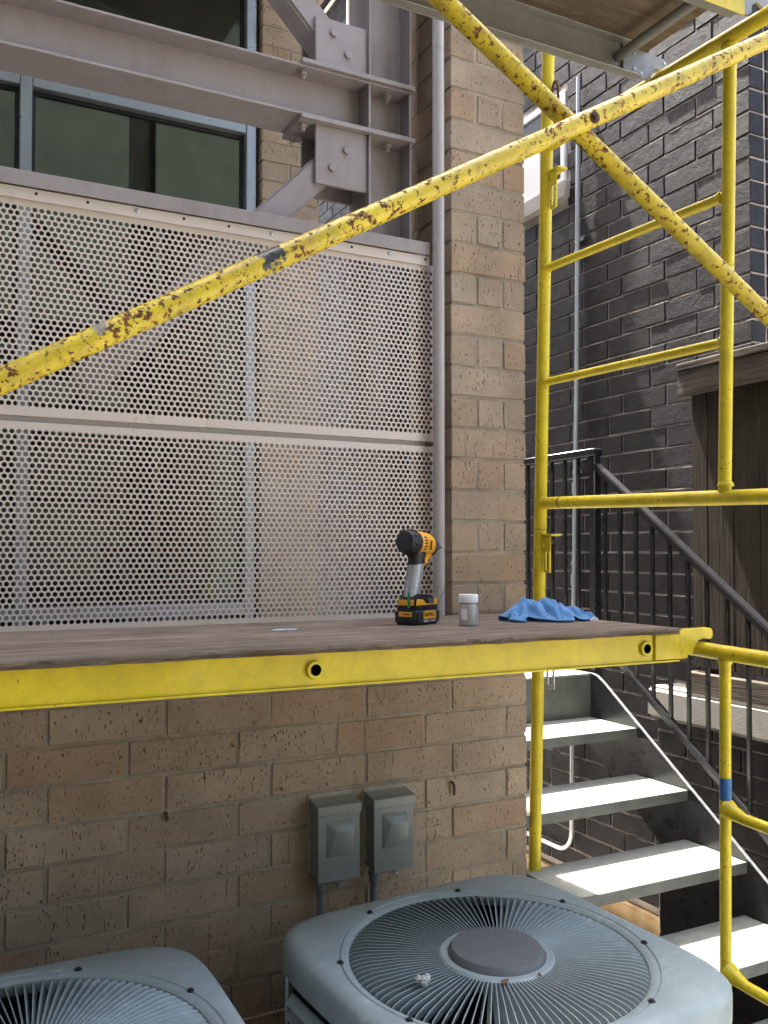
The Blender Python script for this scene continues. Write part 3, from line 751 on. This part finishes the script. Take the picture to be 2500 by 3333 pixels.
# ------------------------------------------------------------------ condensers
def squircle(ph, a, n=6.0):
    c, s_ = abs(math.cos(ph)), abs(math.sin(ph)); return a / ((c ** n + s_ ** n) ** (1 / n))
def ring_mesh(rings, n=112):
    mb = MB(); vs = []; fs = []
    for fn in rings:
        for j in range(n):
            ph = 2 * math.pi * j / n; r, z = fn(ph); vs.append((r * math.cos(ph), r * math.sin(ph), z))
    for i in range(len(rings) - 1):
        for j in range(n):
            k = (j + 1) % n; fs.append((i * n + j, i * n + k, (i + 1) * n + k, (i + 1) * n + j))
    return mb.add(vs, fs)
RG = .363; AH = .417; NF = 108
def q_(k, z): return lambda ph: (squircle(ph, AH) * k, z)
def c_(r, z): return lambda ph: (r, z)
ac_me = {}
ac_me['cover'] = ring_mesh([c_(RG - .016, -.03), c_(RG - .014, -.006), c_(RG - .006, .0), c_(RG + .004, .001), c_(RG + .007, -.003), c_(RG + .010, .0015), lambda ph: (max(squircle(ph, AH) * .93, RG + .014), .0045), lambda ph: (max(squircle(ph, AH) * .975, RG + .018), -.002), q_(.994, -.012), q_(1.0, -.028), q_(1.0, -.075), q_(.985, -.078), q_(.975, -.03)]).mesh('cover', M['ac'])
ac_me['body'] = ring_mesh([q_(.95, -.06), q_(.95, -.82), q_(.965, -.82), q_(.965, -.86)]).mesh('body', M['acdark'])
ac_me['shroud'] = ring_mesh([c_(RG - .015, -.02), c_(RG - .02, -.22), c_(.001, -.23)]).mesh('shroud', M['acdark'])
ac_me['hub'] = MB().lathe([(.135, -.028), (.135, -.012), (.130, -.006), (.120, -.006), (.116, -.010), (.112, .008), (.106, .016), (.06, .019), (0, .020)], 48).mesh('hub', M['achub'])
ac_me['hub_ring'] = MB().lathe([(.1155, -.003), (.117, .001), (.132, .001), (.137, -.004), (.1375, -.03)], 48).mesh('hub_ring', M['ac'])
prof = [(.130, -.002, -.022), (.17, .001, -.022), (.24, .004, -.022), (.31, .003, -.024), (.338, -.002, -.026), (.348, -.008, -.03), (.354, -.02, -.032)]
vs = []; fs = []
for i, (r, zt, zb) in enumerate(prof):
    tw = .012 * (r - .13) / .2; h = .0011
    y0 = -.006 + tw
    vs += [(r, y0 + .006 - h, zt), (r, y0 + .006 + h, zt), (r, y0 - .002 + h, zb), (r, y0 - .002 - h, zb)]
for i in range(len(prof) - 1):
    a = i * 4; b = a + 4
    for j in range(4): fs.append((a + j, a + (j + 1) % 4, b + (j + 1) % 4, b + j))
fs += [(0, 1, 2, 3), tuple(4 * (len(prof) - 1) + j for j in (3, 2, 1, 0))]
ac_me['fin'] = MB().add(vs, fs).mesh('fin', M['ac'])
ac_me['bolt'] = MB().lathe([(.0085, 0), (.0085, .0015), (.0052, .0018), (.0052, .005), (0, .0055)], 12).mesh('bolt', M['acdark'])
ac_me['louvre'] = MB().add([(-.26, 0, .012), (.26, 0, .012), (.26, -.016, -.010), (-.26, -.016, -.010), (-.26, .003, .012), (.26, .003, .012), (.26, -.013, -.012), (-.26, -.013, -.012)], [(0, 1, 2, 3), (7, 6, 5, 4), (0, 4, 5, 1), (3, 2, 6, 7)]).mesh('louvre', M['ac'])
ac_me['corner_panel'] = MB().prism([(-.10, -.004), (.10, -.004), (.10, .004), (-.10, .004)], 'Z', -.80, -.07).mesh('corner_panel', M['ac'], .002)
blade = MB()
for b in range(3):
    a0 = b * 2 * math.pi / 3; V_ = []
    for i in range(6):
        rr_ = .05 + i * .05
        for s_ in (-1, 1):
            ww = (.18 + .45 * i / 5) * s_
            V_.append((rr_ * math.cos(a0 + ww), rr_ * math.sin(a0 + ww), -.12 + .035 * s_))
    blade.add(V_, [(2 * i, 2 * i + 1, 2 * i + 3, 2 * i + 2) for i in range(5)])
ac_me['fan'] = blade.mesh('fan', M['acdark'])
def condenser(label, loc, rz, tilt):
    t = thing('condenser', label, 'air conditioner', loc, group='outdoor condenser units', local=True, rot=(tilt, 0, rz))
    for nm in ('body', 'shroud', 'cover', 'hub', 'hub_ring', 'fan'): obj(nm, ac_me[nm], t)
    for i in range(NF):
        o = obj('fin', ac_me['fin'], t); o.rotation_euler = (0, 0, 2 * math.pi * i / NF)
    for i in range(8):
        a = math.pi / 8 + 2 * math.pi * i / 8
        obj('bolt', ac_me['bolt'], t, ((RG + .008) * math.cos(a), (RG + .008) * math.sin(a), .001))
    for sd in range(4):
        a = sd * math.pi / 2
        for i in range(22):
            o = obj('louvre', ac_me['louvre'], t, (-math.sin(a) * -.406, math.cos(a) * -.406, -.115 - i * .0315)); o.rotation_euler = (0, 0, a)
        o = obj('corner_panel', ac_me['corner_panel'], t, (math.cos(a + math.pi / 4) * .485, math.sin(a + math.pi / 4) * .485, 0)); o.rotation_euler = (0, 0, a + math.pi * 3 / 4)
    return t
ac2 = condenser('grey condenser in front of the staircase with a white crumb on its fan grille', (1.222, 1.805, -.945), R(5), R(1.5))
ac1 = condenser('grey condenser cut off at the lower left corner', (.185, 1.80, -.945), R(0), R(1.5))
cr = MB(); rc = random.Random(2)
for i in range(7): cr.lathe([(0.0, -.008), (.008, -.004), (.009, .003), (.004, .008), (0, .009)], 7, (.985 + rc.uniform(-.012, .012), 1.735 + rc.uniform(-.008, .008), -.933 + rc.uniform(0, .008)))
single('crumb', 'small white crumbly lump lying on the fan grille', 'debris', cr, 'crumb', smooth=False)
def leafm(c, s_, a):
    ca, sa = math.cos(a), math.sin(a); mb = MB(); P = []
    for u, v, h in ((-1, 0, .1), (-.3, .5, .25), (.5, .4, .1), (1, 0, .3), (.4, -.45, .2), (-.4, -.4, .05), (0, 0, .5)):
        P.append((c[0] + (u * ca - v * sa) * s_, c[1] + (u * sa + v * ca) * s_, c[2] + h * s_ * .5))
    P += [(x, y, z - .0012) for x, y, z in P]
    return mb.add(P, [(6, i, (i + 1) % 6) for i in range(6)] + [(13, 7 + (i + 1) % 6, 7 + i) for i in range(6)] + [(i, 7 + i, 7 + (i + 1) % 6, (i + 1) % 6) for i in range(6)])
single('leaf', 'curled reddish dry leaf on the rim of the fan hub', 'leaf', leafm((1.155, 1.675, -.943), .015, .4), 'leaf', smooth=False)
single('leaf', 'tiny dark leaf scrap on the right side of the hub rim', 'leaf', leafm((1.245, 1.668, -.944), .008, 1.4), 'leaf', smooth=False)
single('leaf', 'small dry leaf on the back edge of the grille ring', 'leaf', leafm((1.36, 2.10, -.936), .009, 2.2), 'leaf', smooth=False)
for loc in ((1.215, 1.80), (.185, 1.80)):
    single('pad', ('concrete pad under the condenser by the stairs' if loc[0] > 1 else 'concrete pad under the condenser at the lower left'), 'pad', MB().box(loc[0] - .46, loc[0] + .46, 1.34, 2.26, GROUND, GROUND + .042), 'concrete', .01)

# ------------------------------------------------------------------ disconnect boxes
def dbox(x0, x1, label, fitx):
    t = thing('disconnect_box', label, 'electrical box', ((x0 + x1) / 2, DF, -.96), group='electrical disconnect boxes on the brick wall')
    z0, z1, yf = -.960, -.733, 2.441
    part('back_box', MB().box(x0 + .003, x1 - .003, yf + .008, DF - .001, z0 + .006, z1 - .004), 'box', t, .002)
    part('cover', MB().box(x0, x1, yf, yf + .007, z0, z1 - .03), 'box', t, .002)
    part('hood', MB().prism([(yf - .006, z1 - .034), (yf - .006, z1 - .005), (DF - .004, z1 + .006), (DF - .004, z1 - .034)], 'X', x0 - .003, x1 + .004), 'box', t, .002)
    mb = MB(); a, b, c, d = x0 + .026, x1 - .024, z1 - .052, z1 - .155
    mb.add([(a, yf, c), (b, yf, c), (b, yf, d), (a, yf, d), (a + .024, yf - .020, c - .026), (b - .003, yf - .020, c - .024), (b - .001, yf - .006, d + .002), (a + .006, yf - .004, d + .002)],
           [(0, 1, 5, 4), (1, 2, 6, 5), (2, 3, 7, 6), (3, 0, 4, 7), (4, 5, 6, 7)])
    part('embossed_panel', mb, 'box', t, .0015)
    part('hasp', MB().lathe([(.0045, 0), (.010, 0), (.010, .003), (.0045, .003), (.0045, 0)], 14, (x0 + (x1 - x0) * .52, yf - .004, z0 - .004), 'Z'), 'galv', t)
    part('caulk', MB().box(x0 - .008, x1 + .006, DF - .006, DF + .004, z0 + .02, z1 + .016), 'caulk', t, .004, seg=2)
    fy = yf + .03
    part('connector', MB().lathe([(.019, 0), (.019, -.012), (.016, -.020), (.0165, -.034), (.012, -.038)], 16, (fitx, fy, z0 + .004)), 'pvc', t)
    part('whip', MB().path([(fitx, fy, z0 - .03), (fitx - .004, fy, z0 - .12), (fitx - .02, fy, z0 - .3), (fitx - .05, fy + .01, GROUND + .2)], .0115, 14), 'pvc', t)
dbox(1.035, 1.169, 'left grey electrical disconnect box with a dull front on the brick wall', 1.058)
dbox(1.2155, 1.351, 'right grey electrical disconnect box with a shiny highlight nearer the pier', 1.232)
single('wall_tie', 'bent dark metal tie hanging from a joint right of the boxes', 'tie', MB().path([(1.525, DF + .01, -.735), (1.525, DF - .012, -.737), (1.527, DF - .016, -.745), (1.529, DF - .012, -.775)], .0045, 8), 'rustm')
single('wall_tie', 'small rusty tie sticking out of the wall above the left condenser', 'tie', MB().path([(.61, DF + .01, -.715), (.61, DF - .008, -.718), (.612, DF - .01, -.735)], .0045, 8), 'rustm')

# ------------------------------------------------------------------ things on the plank
# impact driver, local frame: x forward, z up
dr = thing('impact_driver', 'yellow and black cordless impact driver with taped grip standing on its battery', 'drill', (1.238, 2.215, PZ), local=True, rot=(0, 0, R(28)))
bat = part('battery', MB().box(-.062, .062, -.038, .038, 0, .044), 'rubber', dr, .007, seg=3)
obj('foot_rim', MB().box(-.058, .058, -.035, .035, .0442, .053).mesh('foot_rim', M['rubber'], .004, seg=2), bat)
for i in range(4): obj('rib', MB().box(-.0650, -.0622, -.018 + i * .009, -.0145 + i * .009, .006, .02).mesh('rib', M['rubber'], .001), bat)
obj('gauge_label', MB().box(-.0630, -.0622, -.0225, .0205, .024, .037).mesh('gauge_label', M['dyel'], .0003), bat)
for i in range(5): obj('gauge_mark', MB().box(-.0634, -.0631, .004 - i * .005, .0072 - i * .005, .028, .033).mesh('gauge_mark', M['rubber']), bat)
obj('name_label', MB().box(-.028, .036, -.0392, -.0383, .0165, .039).mesh('name_label', M['dyel'], .0003), bat)
obj('spec_label', MB().box(-.030, .036, -.0390, -.0383, .006, .0155).mesh('spec_label', M['nose'], .0003), bat)
def text_mesh(body, size):
    cu = bpy.data.curves.new('lettering', 'FONT'); cu.body = body; cu.size = size; cu.align_x = 'CENTER'; cu.align_y = 'CENTER'; cu.extrude = .0002; cu.offset = size * .022
    o = bpy.data.objects.new('lettering', cu); COL.objects.link(o)
    dg = bpy.context.evaluated_depsgraph_get(); me = bpy.data.meshes.new_from_object(o.evaluated_get(dg)); bpy.data.objects.remove(o); return me
def letter(body, size, parent, loc, mat, sx=1.):
    me = text_mesh(body, size); me.name = 'lettering'; me.materials.clear(); me.materials.append(M[mat])
    o = obj('lettering', me, parent, loc); o.rotation_euler = (R(90), 0, 0); o.scale = (sx, 1, 1); return o
letter('DeWALT', .0155, bat, (.004, -.0394, .0285), 'rubber', .95)
letter('20V MAX', .0058, bat, (-.014, -.0393, .0110), 'tag'); letter('LITHIUM ION', .0042, bat, (.02, -.0393, .0112), 'tag')
foot = part('foot', MB().prism([(-.056, .0535), (.056, .0535), (.057, .064), (.045, .078), (.02, .083), (-.035, .086), (-.05, .078), (-.057, .064)], 'Y', -.030, .030), 'rubber', dr, .006, seg=2)
obj('side_trim', MB().prism([(-.055, .054), (.052, .054), (.054, .070), (.042, .074), (.036, .060), (-.002, .058), (-.02, .070), (-.05, .072)], 'Y', -.0325, -.0302).mesh('side_trim', M['dyel'], .001), foot)
obj('rear_trim', MB().box(-.0595, -.0565, -.026, .026, .054, .070).mesh('rear_trim', M['dyel'], .0012), foot)
obj('light_button', MB().box(.004, .034, -.0345, -.0326, .059, .072).mesh('light_button', M['nose'], .0018), foot)
obj('strap', MB().box(-.0615, -.0600, -.016, -.007, .048, .09).mesh('strap', M['green'], .0006), foot)
def oval(mb, pts, n=22):
    vs = []; fs = []
    for cx, cz, rx, ry in pts:
        for j in range(n):
            a = 2 * math.pi * j / n; vs.append((cx + rx * math.cos(a), ry * math.sin(a), cz + .10 * rx * math.cos(a)))
    for i in range(len(pts) - 1):
        for j in range(n): k = (j + 1) % n; fs.append((i * n + j, i * n + k, (i + 1) * n + k, (i + 1) * n + j))
    fs += [tuple(range(n - 1, -1, -1)), tuple((len(pts) - 1) * n + j for j in range(n))]
    return mb.add(vs, fs)
part('tape_grip', oval(MB(), [(-.031, .080, .025, .0205), (-.029, .09, .026, .021), (-.021, .12, .0255, .0215), (-.012, .15, .026, .022), (-.007, .168, .0265, .022)]), 'tape', dr)
part('tape_seam', oval(MB(), [(-.0248, .106, .0262, .0222), (-.0243, .108, .0264, .0224), (-.0238, .110, .0262, .0222)]), 'tape', dr)
part('grip', oval(MB(), [(-.0075, .166, .0258, .0212), (-.003, .185, .029, .023), (0, .205, .034, .026)]), 'rubber', dr)
part('trigger_housing', MB().prism([(.010, .160), (.026, .166), (.031, .176), (.046, .186), (.058, .205), (.02, .212), (.004, .196)], 'Y', -.0185, .0185), 'dyel', dr, .004, seg=2)
part('trigger', MB().prism([(.026, .150), (.034, .156), (.041, .172), (.046, .184), (.030, .180), (.024, .166)], 'Y', -.009, .009), 'rubber', dr, .003, seg=2)
hd = bpy.data.objects.new('head', MB().lathe([(.020, -.0745), (.028, -.073), (.033, -.066), (.0345, -.055), (.0345, -.031), (.0325, -.029)], 30, (0, 0, 0), 'X').mesh('head', M['rubber'], 0)); COL.objects.link(hd); hd.parent = dr
hd.location = (.008, 0, .224); hd.rotation_euler = (0, R(5), 0)
for i in range(9):
    a = R(-20 + i * 40)
    o = obj('rib', MB().box(-.066, -.034, -.0035, .0035, .0335, .0365).mesh('rib', M['rubber'], .0014), hd); o.rotation_euler = (a, 0, 0)
obj('housing', MB().lathe([(.0325, -.0295), (.034, -.027), (.0345, 0), (.0335, .03), (.030, .044), (.028, .047)], 30, (0, 0, 0), 'X').mesh('housing', M['dyel']), hd)
obj('nose', MB().lathe([(.0295, .0455), (.030, .052), (.0288, .062), (.0250, .070), (.0165, .074), (.0135, .084), (0, .084)], 28, (0, 0, 0), 'X').mesh('nose', M['nose']), hd)
obj('bumper', MB().lathe([(.0305, .044), (.0318, .047), (.0318, .051), (.0302, .053)], 28, (0, 0, 0), 'X').mesh('bumper', M['rubber']), hd)
obj('chuck', MB().lathe([(.0095, .084), (.0105, .088), (.0105, .100), (.008, .104), (.004, .105), (.004, .118), (.0028, .122), (0, .123)], 16, (0, 0, 0), 'X').mesh('chuck', M['nose']), hd)
for i in range(5):
    o = obj('vent', MB().box(-.020, -.006, -.0018, .0018, .0338, .0352).mesh('vent', M['rubber']), hd); o.rotation_euler = (R(62 + i * 14), 0, 0)
o = obj('rating_plate', MB().box(.008, .014, -.013, .013, .0338, .0354).mesh('rating_plate', M['rubber']), hd); o.rotation_euler = (R(95), 0, 0)

# bottle
bo = thing('bottle', 'small clear bottle of silver powder with a white screw cap', 'bottle', (1.333, 2.10, PZ), local=True)
part('body', MB().lathe([(.0225, 0), (.0252, .003), (.0258, .006), (.0258, .052), (.0245, .058), (.0215, .0615), (.0215, .064)], 36), 'silver', bo)
part('cap', MB().lathe([(.0265, .0635), (.0268, .065), (.0268, .083), (.0255, .0855), (0, .0858)], 36), 'cap', bo)
lb = MB(); vs = []; fs = []
for i in range(7):
    a = R(188 + i * 7); vs += [(.02605 * math.cos(a), .02605 * math.sin(a), .018), (.02605 * math.cos(a), .02605 * math.sin(a), .047)]
part('label_sticker', lb.add(vs, [(2 * i, 2 * i + 2, 2 * i + 3, 2 * i + 1) for i in range(6)]), 'tag', bo)

# rag: a towel folded over on itself, lower layer on the plank, upper layer arching over it
def rag():
    nx, ny = 160, 90; vs = []; fs = []
    def lerp(K, u):
        for (a, p), (b, q) in zip(K, K[1:]):
            if a <= u <= b:
                t = (u - a) / (b - a); t = t * t * (3 - 2 * t); return p + (q - p) * t
        return K[-1][1]
    HK = [(0, .020), (.10, .034), (.24, .058), (.38, .070), (.44, .060), (.52, .064), (.66, .056), (.80, .040), (.92, .022), (1, .010)]
    FK = [(0, -.055), (.12, -.085), (.25, -.045), (.38, -.085), (.55, -.110), (.68, -.105), (.76, -.055), (.86, -.080), (1, -.060)]
    BK = [(0, .010), (.2, .060), (.5, .080), (.8, .060), (1, -.010)]
    ZK = [(0, .010), (.12, .004), (.22, .016), (.34, .010), (.5, .006), (.66, .004), (.74, .017), (.84, .006), (1, .004)]
    for i in range(nx + 1):
        u = i / nx; H = lerp(HK, u); F = lerp(FK, u); B = lerp(BK, u); zf = lerp(ZK, u)
        sec = []
        for j in range(ny + 1):
            v = j / ny
            if v < .30:
                t = v / .30; y = F + .012 + (B - .012 - F) * t; z = .0025
            elif v < .45:
                t = (v - .30) / .15; y = B + .018 * math.sin(t * math.pi) - .010 * t; z = .0025 + (H * .72) * (1 - math.cos(t * math.pi)) / 2
            else:
                t = (v - .45) / .55; y = B - .010 + (F - B + .010) * t
                z = H * .72 + H * .28 * math.sin(min(1, t * 2.2) * math.pi / 2)
                q = max(0, (t - .28) / .72); q = q * q * (3 - 2 * q); z = z + (zf - z) * q
                e = math.sin(t * math.pi)
                z += e * (.0065 * math.sin(u * 19 - t * 7) + .004 * math.sin(u * 33 + t * 11 + 1) + .0025 * math.sin(u * 58 - t * 17))
                z -= .016 * math.exp(-((u - .43 - .10 * t) / .022) ** 2) * e ** .5 + .012 * math.exp(-((u - .70 + .16 * t) / .02) ** 2) * e ** .5
                z += .010 * math.exp(-((u - .30 + .12 * t) / .03) ** 2) * e * t
                z = max(z, .0062)
            x = -.172 + .348 * u + .012 * math.sin(v * 9 + 1) * (abs(u - .5) * 2) ** 2
            vs.append((x, y, z))
    for i in range(nx):
        for j in range(ny):
            a = i * (ny + 1) + j; fs.append((a, a + 1, a + ny + 2, a + ny + 1))
    me = bpy.data.meshes.new('cloth'); me.from_pydata(vs, [], fs); me.materials.append(M['towel']); me.shade_smooth()
    return me
rg = thing('rag', 'crumpled blue microfibre rag with a white tag on the plank', 'rag', (1.636, 2.16, PZ), local=True, rot=(0, 0, R(-12)))
rg.scale = (.76, .86, .96)
cl = obj('cloth', rag(), rg); so_ = cl.modifiers.new('Solidify', 'SOLIDIFY'); so_.thickness = .0035; so_.offset = 0
part('tag', MB().prism([(.135, .004), (.150, .016), (.166, .012), (.172, .003)], 'Y', -.098, -.094), 'tag', rg)
single('card', 'small pale blue plastic card lying flat near the plank middle', 'card', MB().prism([(.79, 2.175), (.85, 2.165), (.875, 2.20), (.82, 2.212)], 'Z', PZ + .0005, PZ + .003), 'card', .0005)
wd = MB(); rw = random.Random(4)
for i in range(6):
    a = rw.uniform(-.6, .9); h_ = rw.uniform(.05, .13); x0, y0 = 1.425 + rw.uniform(-.01, .012), 2.452
    wd.path([(x0 + a * .05 * t * t, y0 - .01 * t, PZ - .03 + (h_ + .03) * t - .02 * t ** 3) for t in (0, .25, .5, .75, 1)], [.0016, .0014, .0012, .001, .0006], 5)
single('weed', 'thin green weed stems growing up beside the driver at the slim post', 'weed', wd, 'weed')
# weld beads where the scaffold tubes meet
def weld(parent, p, d, rad):
    p = Vector(p); d = Vector(d).normalized()
    part('weld', MB().path([p - d * .005, p - d * .001, p + d * .003, p + d * .008], [rad + .0035, rad + .004, rad + .003, rad + .0002], 16), 'ypost', parent)
for z, rad in ((.58, .0135), (.968, .0135)):
    weld(fu, (XS, lean(z) - .021, fz(z, 2.48)), (0, -1, -.03), rad); weld(fu, (XS, 1.722, fz(z, 1.722)), (0, 1, .03), rad)
weld(fu, (XS, lean(.16) - .021, fz(.168, 2.48)), (0, -1, -.03), .0205)
weld(fu, (XS, 1.715, .178), (0, 0, 1), .0172); weld(fu, (XS, 1.687, 1.335), (0, 0, -1), .0172)
weld(fl, (XS, 1.722, -.288), (0, 0, -1), .0148)
# weld beads on the steel frame
for x in (1.283, 1.426):
    for z0_, z1_ in ((1.541, 1.8), (1.05, 1.352)):
        part('weld', MB().tube((x if x < 1.3 else x - .001, SM - .004, z0_), (x if x < 1.3 else x - .001, SM - .004, z1_), .004, 8), 'steel', fr)
for o in list(bpy.data.objects):
    if '_o' in o: del o['_o']
